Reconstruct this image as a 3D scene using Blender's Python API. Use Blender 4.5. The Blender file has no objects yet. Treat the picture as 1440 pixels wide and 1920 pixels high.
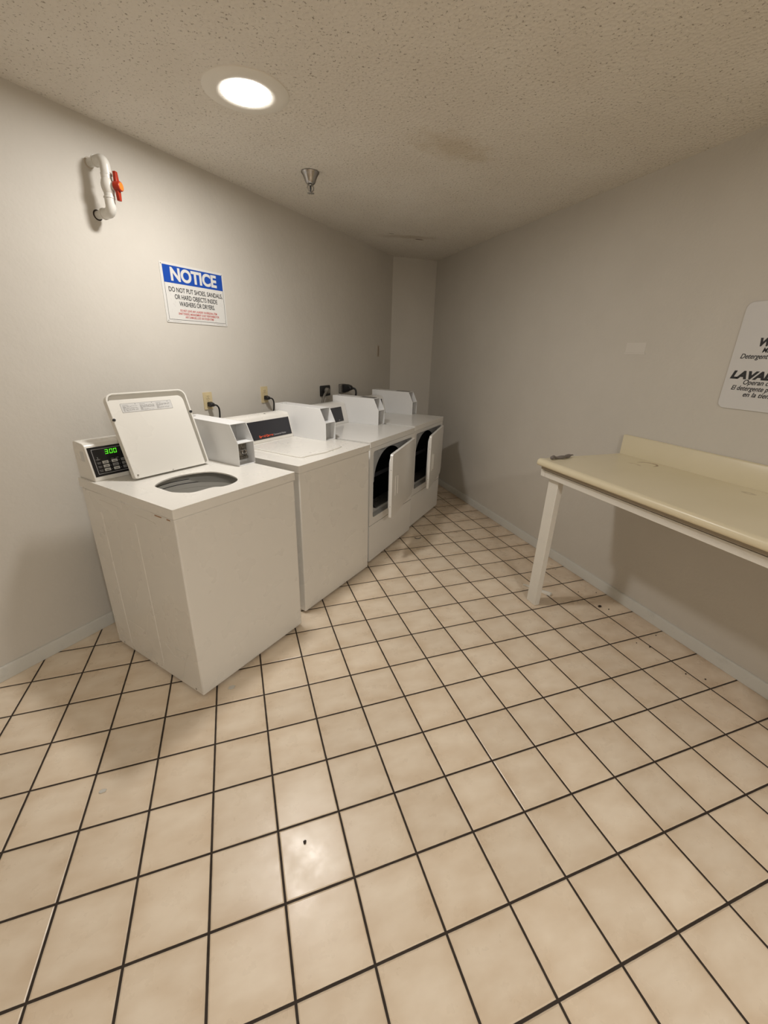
import bpy, bmesh, math, random
from mathutils import Matrix, Vector
random.seed(7)
scene = bpy.context.scene
COL = scene.collection
PI = math.pi

# ------------------------------------------------------------------ camera, world, exposure
FPX = 781.86
cam_d = bpy.data.cameras.new('camera')
cam_d.sensor_fit = 'VERTICAL'; cam_d.sensor_height = 24.0
cam_d.lens = FPX / 1920 * 24.0
cam_d.clip_start = 0.02
cam = bpy.data.objects.new('camera', cam_d); COL.objects.link(cam)
rt = Vector((0.94432512, -0.32805819, 0.02505784)); up = Vector((0.09611606, 0.34790621, 0.93258939)); bk = Vector((-0.31466136, -0.87825913, 0.36006823))
cam.matrix_world = Matrix(((rt.x, up.x, bk.x, -0.0018), (rt.y, up.y, bk.y, -1.1814), (rt.z, up.z, bk.z, 1.5122), (0, 0, 0, 1)))
scene.camera = cam
w = bpy.data.worlds.new('world'); scene.world = w; w.use_nodes = True
w.node_tree.nodes['Background'].inputs[0].default_value = (0.9, 0.85, 0.75, 1)
w.node_tree.nodes['Background'].inputs[1].default_value = 0.0
scene.view_settings.view_transform = 'Standard'; scene.view_settings.look = 'None'
scene.view_settings.exposure = 0.0; scene.view_settings.gamma = 1.0
try: scene.view_settings.use_curve_mapping = False
except Exception: pass
LAMP = 218.0            # radiance of the round ceiling lens
LAMP_COL = (1.0, 0.97, 0.93)
FILL_XY = (0.55, -2.75)
FILL_LAMP = 184.0        # added fill lamp, unseen behind the camera, to brighten the machine fronts

# ------------------------------------------------------------------ materials
def newmat(name, col=(0.8, 0.8, 0.8), rough=0.5, metal=0.0, coat=0.0, spec=0.5):
    m = bpy.data.materials.new(name); m.use_nodes = True
    b = m.node_tree.nodes['Principled BSDF']
    b.inputs['Base Color'].default_value = (*col, 1); b.inputs['Roughness'].default_value = rough
    b.inputs['Metallic'].default_value = metal; b.inputs['Coat Weight'].default_value = coat
    b.inputs['Specular IOR Level'].default_value = spec
    return m
def nd(m, t, **k):
    n = m.node_tree.nodes.new(t)
    for a, v in k.items(): setattr(n, a, v)
    return n
def lk(m, a, b): m.node_tree.links.new(a, b)
def bsdf(m): return m.node_tree.nodes['Principled BSDF']
def mth(m, op, a, b=None, c=None, clamp=False):
    n = nd(m, 'ShaderNodeMath', operation=op); n.use_clamp = clamp
    for i, v in enumerate((a, b, c)):
        if v is None: continue
        if isinstance(v, (int, float)): n.inputs[i].default_value = v
        else: lk(m, v, n.inputs[i])
    return n.outputs[0]
def mixc(m, f, a, b, mode='MIX'):
    n = nd(m, 'ShaderNodeMix', data_type='RGBA', blend_type=mode)
    if isinstance(f, (int, float)): n.inputs[0].default_value = f
    else: lk(m, f, n.inputs[0])
    for i, v in ((6, a), (7, b)):
        if isinstance(v, tuple): n.inputs[i].default_value = (*v, 1)
        else: lk(m, v, n.inputs[i])
    return n.outputs[2]
def noise(m, vec, scale, detail=3, rough=0.5):
    n = nd(m, 'ShaderNodeTexNoise'); n.inputs['Scale'].default_value = scale
    n.inputs['Detail'].default_value = detail; n.inputs['Roughness'].default_value = rough
    if vec is not None: lk(m, vec, n.inputs['Vector'])
    return n.outputs['Fac']
def ramp(m, f, lo, hi, a=0.0, b=1.0):
    n = nd(m, 'ShaderNodeMapRange'); n.clamp = True
    lk(m, f, n.inputs[0])
    for i, v in zip((1, 2, 3, 4), (lo, hi, a, b)): n.inputs[i].default_value = v
    return n.outputs[0]
def coords(m, which='Object'): return nd(m, 'ShaderNodeTexCoord').outputs[which]
def bump(m, h, strength, dist, normal=None):
    n = nd(m, 'ShaderNodeBump'); n.inputs['Strength'].default_value = strength; n.inputs['Distance'].default_value = dist
    lk(m, h, n.inputs['Height'])
    if normal is not None: lk(m, normal, n.inputs['Normal'])
    return n.outputs[0]

def wall_mat():
    m = newmat('painted_wall', rough=0.62, spec=0.35); c = coords(m)
    n1 = noise(m, c, 1.6, 4, 0.6); n2 = noise(m, c, 60, 2)
    col = mixc(m, ramp(m, n1, 0.35, 0.7), (0.635, 0.60, 0.54), (0.67, 0.635, 0.575))
    sp = noise(m, c, 9, 6, 0.75)
    col = mixc(m, ramp(m, sp, 0.74, 0.80, 0, 0.35), col, (0.36, 0.31, 0.26))
    lk(m, col, bsdf(m).inputs['Base Color'])
    h = mth(m, 'ADD', mth(m, 'MULTIPLY', n2, 0.5), mth(m, 'MULTIPLY', noise(m, c, 14, 3), 1.0))
    lk(m, bump(m, h, 0.28, 0.006), bsdf(m).inputs['Normal'])
    return m
def ceiling_mat():
    m = newmat('popcorn_ceiling', rough=0.95, spec=0.1); c = coords(m)
    v = nd(m, 'ShaderNodeTexVoronoi'); v.inputs['Scale'].default_value = 62; lk(m, c, v.inputs['Vector'])
    n = noise(m, c, 95, 4, 0.7); n2 = noise(m, c, 2.2, 4)
    pit_shade = ramp(m, n, 0.595, 0.655)  # shade inside the popcorn pits, put into the colour as dark speckles
    col = mixc(m, ramp(m, n2, 0.4, 0.7), (0.74, 0.69, 0.61), (0.79, 0.745, 0.67))
    col = mixc(m, mth(m, 'MULTIPLY', pit_shade, 0.8), col, (0.22, 0.18, 0.13))
    # water stain and two peeled spots near the far corner
    def spot(px, py, r, ecc, rot, col_, amt, soft):
        nonlocal col
        mp = nd(m, 'ShaderNodeMapping', vector_type='TEXTURE')
        mp.inputs['Location'].default_value = (px, py, 0); mp.inputs['Rotation'].default_value = (0, 0, rot); mp.inputs['Scale'].default_value = (r, r * ecc, 1000)
        lk(m, c, mp.inputs[0])
        ln = nd(m, 'ShaderNodeVectorMath', operation='LENGTH'); lk(m, mp.outputs[0], ln.inputs[0])
        d = mth(m, 'ADD', ln.outputs['Value'], mth(m, 'MULTIPLY', mth(m, 'SUBTRACT', noise(m, c, 14, 3), 0.5), 1.2))
        col = mixc(m, mth(m, 'MULTIPLY', ramp(m, d, 1.0, 1.0 - soft), amt), col, col_)
    spot(1.15, 1.15, 0.30, 0.5, 0.3, (0.52, 0.42, 0.28), 0.45, 0.7)
    spot(1.62, 2.84, 0.34, 0.22, -0.25, (0.46, 0.38, 0.28), 0.5, 0.7)
    spot(1.723, 2.885, 0.045, 0.25, 0.0, (0.12, 0.09, 0.06), 0.9, 0.3)
    spot(1.426, 2.804, 0.03, 0.3, 0.0, (0.16, 0.12, 0.08), 0.8, 0.3)
    lk(m, col, bsdf(m).inputs['Base Color'])
    h = mth(m, 'ADD', mth(m, 'MULTIPLY', n, -0.6), v.outputs['Distance'])
    lk(m, bump(m, h, 0.5, 0.008), bsdf(m).inputs['Normal'])
    return m
def tile_mat():
    m = newmat('glazed_floor_tile', rough=0.3, spec=0.5); c = coords(m)
    S = 0.208
    sx = nd(m, 'ShaderNodeSeparateXYZ'); lk(m, c, sx.inputs[0])
    u = mth(m, 'DIVIDE', sx.outputs[0], S); v = mth(m, 'DIVIDE', sx.outputs[1], S)
    wob = mth(m, 'MULTIPLY', mth(m, 'SUBTRACT', noise(m, c, 30, 2), 0.5), 0.006)
    fu = mth(m, 'FRACT', mth(m, 'ADD', u, 100)); fv = mth(m, 'FRACT', mth(m, 'ADD', v, 100))
    du = mth(m, 'MINIMUM', fu, mth(m, 'SUBTRACT', 1.0, fu)); dv = mth(m, 'MINIMUM', fv, mth(m, 'SUBTRACT', 1.0, fv))
    d = mth(m, 'ADD', mth(m, 'MINIMUM', du, dv), wob)                       # distance to joint in tiles
    grout = ramp(m, d, 0.0195, 0.0155)
    cell = nd(m, 'ShaderNodeCombineXYZ'); lk(m, mth(m, 'FLOOR', mth(m, 'ADD', u, 100)), cell.inputs[0]); lk(m, mth(m, 'FLOOR', mth(m, 'ADD', v, 100)), cell.inputs[1])
    wn = nd(m, 'ShaderNodeTexWhiteNoise', noise_dimensions='3D'); lk(m, cell.outputs[0], wn.inputs[0])
    sh = nd(m, 'ShaderNodeVectorMath', operation='MULTIPLY_ADD'); lk(m, wn.outputs['Color'], sh.inputs[0]); sh.inputs[1].default_value = (7, 7, 7); lk(m, c, sh.inputs[2])
    mpn = nd(m, 'ShaderNodeMapping'); mpn.inputs['Scale'].default_value = (1, 1.9, 1); mpn.inputs['Rotation'].default_value = (0, 0, 0.35); lk(m, sh.outputs[0], mpn.inputs[0])
    cl = noise(m, mpn.outputs[0], 7.5, 4, 0.5)
    edge = ramp(m, d, 0.02, 0.26, 0.45, 0.0)
    f = mth(m, 'ADD', ramp(m, cl, 0.34, 0.68, 0.0, 0.6), edge, clamp=True)
    tile = mixc(m, f, (0.85, 0.735, 0.585), (0.70, 0.56, 0.405))
    br = mth(m, 'ADD', 0.95, mth(m, 'MULTIPLY', wn.outputs['Value'], 0.1))
    bc = nd(m, 'ShaderNodeCombineColor'); [lk(m, br, bc.inputs[i]) for i in range(3)]
    tile = mixc(m, 1.0, tile, bc.outputs[0], 'MULTIPLY')
    dirt = ramp(m, noise(m, c, 85, 2, 0.5), 0.80, 0.83, 0, 0.6)
    tile = mixc(m, dirt, tile, (0.20, 0.13, 0.07))
    # tiles turn browner, unevenly, towards the right wall
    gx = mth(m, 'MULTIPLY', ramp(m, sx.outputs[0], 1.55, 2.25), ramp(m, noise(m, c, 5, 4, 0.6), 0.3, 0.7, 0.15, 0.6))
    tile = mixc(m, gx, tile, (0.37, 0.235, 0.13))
    col = mixc(m, grout, tile, mixc(m, noise(m, c, 25, 3), (0.022, 0.014, 0.009), (0.045, 0.030, 0.020)))
    lk(m, col, bsdf(m).inputs['Base Color'])
    r = mth(m, 'ADD', ramp(m, noise(m, c, 12, 4, 0.6), 0.3, 0.75, 0.24, 0.38), mth(m, 'MULTIPLY', grout, 0.5))
    lk(m, r, bsdf(m).inputs['Roughness'])
    # cushioned tile edges, gentle waviness, each tile set at a hair's tilt
    hh = mth(m, 'MULTIPLY', ramp(m, d, 0.016, 0.034), 1.0)
    tu = mth(m, 'MULTIPLY', mth(m, 'SUBTRACT', fu, 0.5), mth(m, 'SUBTRACT', wn.outputs['Value'], 0.5))
    hh = mth(m, 'ADD', hh, mth(m, 'MULTIPLY', tu, 0.9)); hh = mth(m, 'ADD', hh, mth(m, 'MULTIPLY', noise(m, c, 7, 0), 0.10))
    lk(m, bump(m, hh, 0.7, 0.0022), bsdf(m).inputs['Normal'])
    return m
def enamel(name, col, scuff=0.10, rough=0.27):
    m = newmat(name, col, rough=rough, spec=0.5); c = coords(m)
    n = noise(m, c, 22, 6, 0.8)
    dk = tuple(x * 0.62 for x in col)
    colr = mixc(m, ramp(m, n, 0.80, 0.95, 0, scuff * 0.2), col, dk)
    n3 = noise(m, c, 2.5, 3)
    colr = mixc(m, ramp(m, n3, 0.3, 0.8, 0, 0.05), colr, (0.62, 0.56, 0.46))
    lk(m, colr, bsdf(m).inputs['Base Color'])
    lk(m, ramp(m, noise(m, c, 6, 3), 0.3, 0.7, rough - 0.01, rough + 0.03), bsdf(m).inputs['Roughness'])
    lk(m, bump(m, noise(m, c, 2.2, 0), 0.05, 0.008), bsdf(m).inputs['Normal'])
    return m
def painted_wood(name, col, dirt=0.4):
    m = newmat(name, col, rough=0.5); c = coords(m)
    n = noise(m, c, 12, 6, 0.75)
    lk(m, mixc(m, ramp(m, n, 0.55, 0.8, 0, dirt), col, tuple(x * 0.55 for x in col)), bsdf(m).inputs['Base Color'])
    mp = nd(m, 'ShaderNodeMapping'); mp.inputs['Scale'].default_value = (8, 1, 8); lk(m, c, mp.inputs[0])
    lk(m, bump(m, noise(m, mp.outputs[0], 14, 4), 0.2, 0.003), bsdf(m).inputs['Normal'])
    return m
def laminate_mat():
    m = newmat('cream_laminate', (0.62, 0.535, 0.36), rough=0.3); c = coords(m)
    col = mixc(m, ramp(m, noise(m, c, 2.2, 3), 0.35, 0.7), (0.77, 0.69, 0.50), (0.73, 0.65, 0.455))
    sx = nd(m, 'ShaderNodeSeparateXYZ'); lk(m, c, sx.inputs[0])
    # burn ring with its own outline, and a few faint rubs
    def arc(px, py, rx, ry, half, colr, amt):
        nonlocal col
        dx = mth(m, 'DIVIDE', mth(m, 'SUBTRACT', sx.outputs[0], px), rx); dy = mth(m, 'DIVIDE', mth(m, 'SUBTRACT', sx.outputs[1], py), ry)
        d = mth(m, 'SQRT', mth(m, 'ADD', mth(m, 'MULTIPLY', dx, dx), mth(m, 'MULTIPLY', dy, dy)))
        d = mth(m, 'ADD', d, mth(m, 'MULTIPLY', mth(m, 'SUBTRACT', noise(m, c, 45, 3), 0.5), 0.35))
        ring = ramp(m, mth(m, 'ABSOLUTE', mth(m, 'SUBTRACT', d, 1.0)), half, half * 0.4)
        if py > 0: ring = mth(m, 'MULTIPLY', ring, ramp(m, dx, -0.3, 0.3))
        col = mixc(m, mth(m, 'MULTIPLY', ring, amt), col, colr)
    arc(2.17, 0.50, 0.055, 0.05, 0.16, (0.25, 0.13, 0.05), 0.85)
    arc(2.10, 0.52, 0.02, 0.03, 0.5, (0.45, 0.33, 0.19), 0.5)
    arc(2.17, -0.03, 0.012, 0.02, 0.7, (0.42, 0.34, 0.22), 0.6)
    lk(m, col, bsdf(m).inputs['Base Color'])
    lk(m, ramp(m, noise(m, c, 3, 2), 0.3, 0.7, 0.28, 0.34), bsdf(m).inputs['Roughness'])
    return m
def ceiling_noise_metal(name, col, rough):
    m = newmat(name, col, rough=rough, metal=1.0); c = coords(m)
    lk(m, ramp(m, noise(m, c, 80, 3), 0.3, 0.7, rough * 0.7, rough * 1.4), bsdf(m).inputs['Roughness'])
    return m
def emit(name, col, s):
    m = newmat(name, (0, 0, 0), 0.5); b = bsdf(m)
    b.inputs['Emission Color'].default_value = (*col, 1); b.inputs['Emission Strength'].default_value = s
    return m

M = dict(
    wall=wall_mat(), ceiling=ceiling_mat(), tile=tile_mat(), laminate=laminate_mat(),
    white=enamel('white_enamel', (0.80, 0.775, 0.72)),
    dryer=enamel('dryer_enamel', (0.80, 0.785, 0.75), 0.05, 0.17),
    coin=enamel('cool_white_powder_coat', (0.79, 0.79, 0.785), 0.15, 0.33),
    creamenamel=enamel('lid_liner_enamel', (0.80, 0.78, 0.725), 0.1),
    trimpaint=painted_wood('grey_baseboard_paint', (0.66, 0.65, 0.60), 0.35),
    whitewood=painted_wood('white_table_paint', (0.78, 0.75, 0.68), 0.15),
    shadewood=painted_wood('shaded_subframe_paint', (0.34, 0.285, 0.215), 0.4),  # shadow under the counter lip put into the subframe colour
    black=newmat('black_plastic', (0.012, 0.012, 0.013), 0.35),
    panel=newmat('black_gloss_panel', (0.010, 0.010, 0.012), 0.22),
    slate=newmat('dark_slate_panel', (0.022, 0.022, 0.028), 0.42),
    rubber=newmat('black_rubber', (0.02, 0.02, 0.02), 0.7),
    drum=newmat('dark_drum_enamel', (0.015, 0.016, 0.017), 0.35),
    greybulk=enamel('grey_bulkhead', (0.46, 0.46, 0.45), 0.3),
    plasticgrey=newmat('grey_tub_plastic', (0.84, 0.82, 0.77), 0.38),
    plasticshade=newmat('shaded_tub_plastic', (0.34, 0.33, 0.31), 0.45),  # tub cover colour darkened to carry its shade
    chrome=ceiling_noise_metal('chrome', (0.40, 0.385, 0.37), 0.12),
    steel=ceiling_noise_metal('dull_steel', (0.42, 0.41, 0.39), 0.35),
    slotmetal=ceiling_noise_metal('oily_slot_metal', (0.30, 0.28, 0.25), 0.3),
    ivory=newmat('ivory_plate', (0.66, 0.55, 0.33), 0.4),
    pvc=newmat('white_pvc', (0.70, 0.68, 0.63), 0.32),
    red=newmat('red_valve_plastic', (0.38, 0.03, 0.012), 0.35),
    orange=newmat('orange_valve_cap', (0.85, 0.22, 0.03), 0.35),
    cordgrey=newmat('grey_cord', (0.17, 0.155, 0.13), 0.55),
    boxgrey=newmat('grey_receptacle', (0.16, 0.15, 0.13), 0.5),
    signwhite=newmat('sign_white', (0.74, 0.73, 0.70), 0.28),
    signgrey=newmat('sign_cool_white', (0.70, 0.69, 0.68), 0.3),
    blue=newmat('sign_blue', (0.012, 0.075, 0.42), 0.3),
    ink=newmat('black_ink', (0.02, 0.02, 0.022), 0.5),
    redink=newmat('red_ink', (0.55, 0.09, 0.08), 0.5),
    logored=newmat('logo_red', (0.80, 0.10, 0.035), 0.4),
    logogrey=newmat('logo_grey', (0.42, 0.42, 0.43), 0.4),
    key=newmat('grey_key', (0.55, 0.55, 0.52), 0.45),
    keydim=newmat('dim_key', (0.24, 0.24, 0.24), 0.45),
    printgrey=newmat('print_grey', (0.36, 0.355, 0.35), 0.6),
    paper=newmat('sticker_paper', (0.66, 0.655, 0.635), 0.6),
    patch=newmat('tape_residue', (0.70, 0.665, 0.61), 0.45),
    lint=newmat('grey_lint', (0.20, 0.175, 0.16), 0.9),
    crumb=newmat('dark_crumb', (0.03, 0.02, 0.014), 0.8),
    scrap=newmat('pale_scrap', (0.62, 0.60, 0.55), 0.6),
    plate=newmat('painted_plate', (0.50, 0.44, 0.36), 0.5),
    lens=emit('lamp_lens', LAMP_COL, LAMP), filllens=emit('fill_lamp_lens', LAMP_COL, FILL_LAMP),
    scratch=newmat('rubbed_scratch', (0.72, 0.685, 0.62), 0.45), rust=newmat('rust', (0.42, 0.24, 0.13), 0.8),
    digits=emit('green_digits', (0.12, 1.0, 0.02), 1.0),
    trimring=newmat('lamp_trim', (0.78, 0.74, 0.66), 0.5),
)
# wood-free variety for plain plastics: a touch of grain in the roughness
for k in ('black', 'ivory', 'pvc', 'signwhite', 'signgrey', 'rubber', 'lint', 'scrap', 'panel', 'patch', 'plate', 'plasticgrey', 'drum'):
    m_ = M[k]; r_ = bsdf(m_).inputs['Roughness'].default_value
    lk(m_, ramp(m_, noise(m_, coords(m_), 30, 3), 0.3, 0.7, r_ * 0.96, r_ * 1.04), bsdf(m_).inputs['Roughness'])

# ------------------------------------------------------------------ helpers
def link(name, me, mat, parent=None, bev=0.0, seg=2, ang=40, smooth=None, loc=None, rot=None):
    o = bpy.data.objects.new(name, me); COL.objects.link(o)
    if mat is not None:
        me.materials.clear(); me.materials.append(mat)
    if parent is not None: o.parent = parent
    if smooth is not None:
        for p in me.polygons: p.use_smooth = True
        me.set_sharp_from_angle(angle=math.radians(smooth))
    if bev > 0:
        md = o.modifiers.new('soft_edges', 'BEVEL'); md.width = bev; md.segments = seg; md.limit_method = 'ANGLE'; md.angle_limit = math.radians(ang)
        for p in me.polygons: p.use_smooth = True
        me.set_sharp_from_angle(angle=math.radians(ang)); md.harden_normals = False
    if loc is not None: o.location = loc
    if rot is not None: o.rotation_euler = rot
    return o
def obj(name, bm, mat, parent=None, **k):
    bmesh.ops.recalc_face_normals(bm, faces=bm.faces)
    me = bpy.data.meshes.new(name); bm.to_mesh(me); bm.free()
    return link(name, me, mat, parent, **k)
def BM(): return bmesh.new()
def box(bm, x0, x1, y0, y1, z0, z1, mtx=None):
    v = [bm.verts.new((x, y, z)) for x in (x0, x1) for y in (y0, y1) for z in (z0, z1)]
    for f in ((0, 1, 3, 2), (4, 6, 7, 5), (0, 4, 5, 1), (2, 3, 7, 6), (0, 2, 6, 4), (1, 5, 7, 3)): bm.faces.new([v[i] for i in f])
    if mtx is not None: bmesh.ops.transform(bm, matrix=mtx, verts=v)
    return v
def prism(bm, poly, lo, hi, f):
    """poly: 2-D points; f(a, b, t) -> 3-D"""
    A = [bm.verts.new(f(a, b, lo)) for a, b in poly]; B = [bm.verts.new(f(a, b, hi)) for a, b in poly]
    n = len(poly)
    bm.faces.new(A); bm.faces.new(B[::-1])
    for i in range(n): bm.faces.new((A[i], B[i], B[(i + 1) % n], A[(i + 1) % n]))
def lathe(bm, prof, n=32, mtx=None, close=False):
    """prof: (r, z) pairs around local z"""
    rings = []
    for r, z in prof:
        if r < 1e-6: rings.append([bm.verts.new((0, 0, z))])
        else: rings.append([bm.verts.new((r * math.cos(2 * PI * k / n), r * math.sin(2 * PI * k / n), z)) for k in range(n)])
    for a, b in zip(rings, rings[1:]):
        for k in range(n):
            k2 = (k + 1) % n
            if len(a) == 1 and len(b) == 1: continue
            if len(a) == 1: bm.faces.new((a[0], b[k], b[k2]))
            elif len(b) == 1: bm.faces.new((a[k], a[k2], b[0]))
            else: bm.faces.new((a[k], a[k2], b[k2], b[k]))
    if mtx is not None: bmesh.ops.transform(bm, matrix=mtx, verts=[v for r in rings for v in r])
def tube(bm, pts, r, n=10, radii=None):
    pts = [Vector(p) for p in pts]; rings = []
    prev = None
    for i, p in enumerate(pts):
        t = (pts[min(i + 1, len(pts) - 1)] - pts[max(i - 1, 0)]).normalized()
        if prev is None:
            a = Vector((0, 0, 1)) if abs(t.z) < 0.9 else Vector((1, 0, 0))
            u = t.cross(a).normalized()
        else: u = (prev - t * prev.dot(t)).normalized()
        prev = u; v = t.cross(u); rr = radii[i] if radii else r
        rings.append([bm.verts.new(p + (u * math.cos(2 * PI * k / n) + v * math.sin(2 * PI * k / n)) * rr) for k in range(n)])
    for a, b in zip(rings, rings[1:]):
        for k in range(n): bm.faces.new((a[k], a[(k + 1) % n], b[(k + 1) % n], b[k]))
    bm.faces.new(rings[0][::-1]); bm.faces.new(rings[-1])
def smoothpath(ctrl, per=8):
    P = [Vector(p) for p in ctrl]; P = [P[0] * 2 - P[1]] + P + [P[-1] * 2 - P[-2]]; out = []
    for i in range(1, len(P) - 2):
        for k in range(per):
            t = k / per; a, b, c, d = P[i - 1:i + 3]
            out.append(0.5 * ((2 * b) + (c - a) * t + (2 * a - 5 * b + 4 * c - d) * t * t + (3 * b - a - 3 * c + d) * t ** 3))
    out.append(P[-2]); return out
def rrect(x0, x1, y0, y1, r, n=6):
    if not isinstance(r, (tuple, list)): r = (r,) * 4            # bl, br, tr, tl
    out = []
    for (cx, cy, a0), rr in zip(((x0, y0, PI), (x1, y0, 1.5 * PI), (x1, y1, 0), (x0, y1, 0.5 * PI)), r):
        sx = 1 if cx == x0 else -1; sy = 1 if cy == y0 else -1
        if rr <= 1e-6: out.append((cx, cy)); continue
        for k in range(n + 1):
            a = a0 + 0.5 * PI * k / n
            out.append((cx + sx * rr + rr * math.cos(a), cy + sy * rr + rr * math.sin(a)))
    return out
def plate(name, outer, holes, t, mtx, mat, parent, bev=0.0, **k):
    """flat plate with holes, cut in local xy, thickness t upward in z, then placed by mtx"""
    cu = bpy.data.curves.new('outline', 'CURVE'); cu.dimensions = '2D'; cu.fill_mode = 'BOTH'; cu.extrude = t / 2
    for ring in [outer] + holes:
        s = cu.splines.new('POLY'); s.points.add(len(ring) - 1)
        for p, (a, b) in zip(s.points, ring): p.co = (a, b, 0, 1)
        s.use_cyclic_u = True
    tmp = bpy.data.objects.new('outline', cu); COL.objects.link(tmp)
    dg = bpy.context.evaluated_depsgraph_get()
    me = bpy.data.meshes.new_from_object(tmp.evaluated_get(dg))
    bpy.data.objects.remove(tmp); bpy.data.curves.remove(cu)
    bm = BM(); bm.from_mesh(me); bpy.data.meshes.remove(me)
    bmesh.ops.remove_doubles(bm, verts=bm.verts, dist=1e-6)
    bmesh.ops.transform(bm, matrix=mtx @ Matrix.Translation((0, 0, t / 2)), verts=bm.verts)
    return obj(name, bm, mat, parent, bev=bev, **k)
def text_bm(bm, s, size, mtx, width=None, shear=0.0, bold=0.0, align='LEFT', depth=0.0006, spacing=1.0):
    cu = bpy.data.curves.new('t', 'FONT'); cu.body = s; cu.size = size; cu.shear = shear; cu.offset = bold; cu.align_x = 'LEFT'; cu.space_character = spacing
    tmp = bpy.data.objects.new('t', cu); COL.objects.link(tmp)
    dg = bpy.context.evaluated_depsgraph_get(); me = bpy.data.meshes.new_from_object(tmp.evaluated_get(dg))
    bpy.data.objects.remove(tmp); bpy.data.curves.remove(cu)
    b2 = BM(); b2.from_mesh(me); bpy.data.meshes.remove(me)
    xs = [v.co.x for v in b2.verts]; x0, x1 = min(xs), max(xs); sc = (width / (x1 - x0)) if width else 1.0
    off = {'LEFT': 0, 'CENTER': -(x1 - x0) * sc / 2}[align]
    for v in b2.verts: v.co.x = (v.co.x - x0) * sc + off
    r = bmesh.ops.extrude_face_region(b2, geom=list(b2.faces)); vv = [g for g in r['geom'] if isinstance(g, bmesh.types.BMVert)]
    for v in vv: v.co.z += depth
    bmesh.ops.transform(b2, matrix=mtx, verts=b2.verts)
    for f_ in b2.faces: f_.smooth = False
    me2 = bpy.data.meshes.new('t'); b2.to_mesh(me2); b2.free(); bm.from_mesh(me2); bpy.data.meshes.remove(me2)
def text(name, s, size, mtx, mat, parent, **k):
    bm = BM(); text_bm(bm, s, size, mtx, **k); return obj(name, bm, mat, parent)
def tag(o, label, cat, group=None):
    o['label'] = label; o['category'] = cat
    if group: o['group'] = group
    return o
def empty(name, loc, rz, label, cat, group=None):
    o = bpy.data.objects.new(name, None); COL.objects.link(o); o.location = loc; o.rotation_euler = (0, 0, rz); o.empty_display_size = 0.05
    return tag(o, label, cat, group)
def struct(name, bm, mat, **k):
    o = obj(name, bm, mat, **k); o['kind'] = 'structure'; return o
def frame(o, x, y, z=None):
    x = Vector(x); y = Vector(y); z = x.cross(y) if z is None else Vector(z)
    return Matrix(((x.x, y.x, z.x, o[0]), (x.y, y.y, z.y, o[1]), (x.z, y.z, z.z, o[2]), (0, 0, 0, 1)))

# ------------------------------------------------------------------ the room
XR, YF, H = 2.285, 3.668, 2.461
AN = math.radians(133.479); OFF = 1.448
N = Vector((math.cos(AN), math.sin(AN), 0)); T = Vector((math.sin(AN), -math.cos(AN), 0))   # N into the left wall, T along it towards the far end
def LW(s, z, d=0.0): p = N * (OFF - d) + T * s; return Vector((p.x, p.y, z))
xl = (OFF - N.y * YF) / N.x                      # where the left wall meets the far wall
s_far = Vector((xl, YF, 0)).dot(T); s_near = -2.05
PL = LW(s_near, 0); YB = -4.0; WT = 0.1
bm = BM(); box(bm, PL.x - 0.1, XR + 0.1, YB - 0.1, YF + 0.1, -0.1, 0.0); struct('floor', bm, M['tile'])
bm = BM(); box(bm, PL.x - 0.1, XR + 0.1, YB - 0.1, YF + 0.1, H, H + 0.1); struct('ceiling', bm, M['ceiling'])
bm = BM(); box(bm, XR, XR + WT, YB - 0.1, YF + 0.1, 0, H); struct('wall_right', bm, M['wall'])
bm = BM(); box(bm, xl - 0.15, XR, YF, YF + WT, 0, H); struct('wall_far', bm, M['wall'])
bm = BM()
prism(bm, [(s_near - 0.1, 0), (s_far, 0), (s_far + 0.06, -WT), (s_near - 0.1, -WT)], 0, H, lambda a, b, t: LW(a, t, b)); struct('wall_left', bm, M['wall'])
bm = BM(); box(bm, PL.x - WT, PL.x, YB - 0.1, PL.y, 0, H); struct('wall_side', bm, M['wall'])
bm = BM(); box(bm, PL.x, XR, YB - WT, YB, 0, H); struct('wall_back', bm, M['wall'])
def baseprof(): return [(0, 0), (0.013, 0), (0.013, 0.060), (0.009, 0.071), (0, 0.074)]
bm = BM(); prism(bm, baseprof(), YB, YF, lambda a, b, t: (XR - a, t, b)); struct('baseboard_right', bm, M['trimpaint'], bev=0.002)
bm = BM(); prism(bm, baseprof(), s_near, s_far - 0.013, lambda a, b, t: LW(t, b, a)); struct('baseboard_left', bm, M['trimpaint'], bev=0.002)
bm = BM(); prism(bm, baseprof(), xl + 0.02, XR - 0.014, lambda a, b, t: (t, YF - a, b)); struct('baseboard_far', bm, M['trimpaint'], bev=0.002)

# ------------------------------------------------------------------ ceiling lamps and sprinkler
def ceiling_lamp(loc, lensmat, label, size=1.0):
    t = empty('ceiling_light', loc, 0, label, 'light'); t.scale = (size, size, 1)
    bm = BM(); lathe(bm, [(0.0965, 0.0), (0.0965, -0.007), (0.112, -0.010), (0.155, -0.008), (0.166, -0.003), (0.168, 0.0)], 64); obj('trim_ring', bm, M['trimring'], t, smooth=30)
    bm = BM(); lathe(bm, [(0.0, -0.0075), (0.08, -0.0073), (0.096, -0.0066)], 64); obj('lens', bm, lensmat, t, smooth=60)
ceiling_lamp((0.163, 1.037, H), M['lens'], 'glowing round white ceiling light above the washers')
ceiling_lamp((FILL_XY[0], FILL_XY[1], H), M['filllens'], 'added unseen round fill light on the ceiling at the near end of the room', 1.8)

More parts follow.
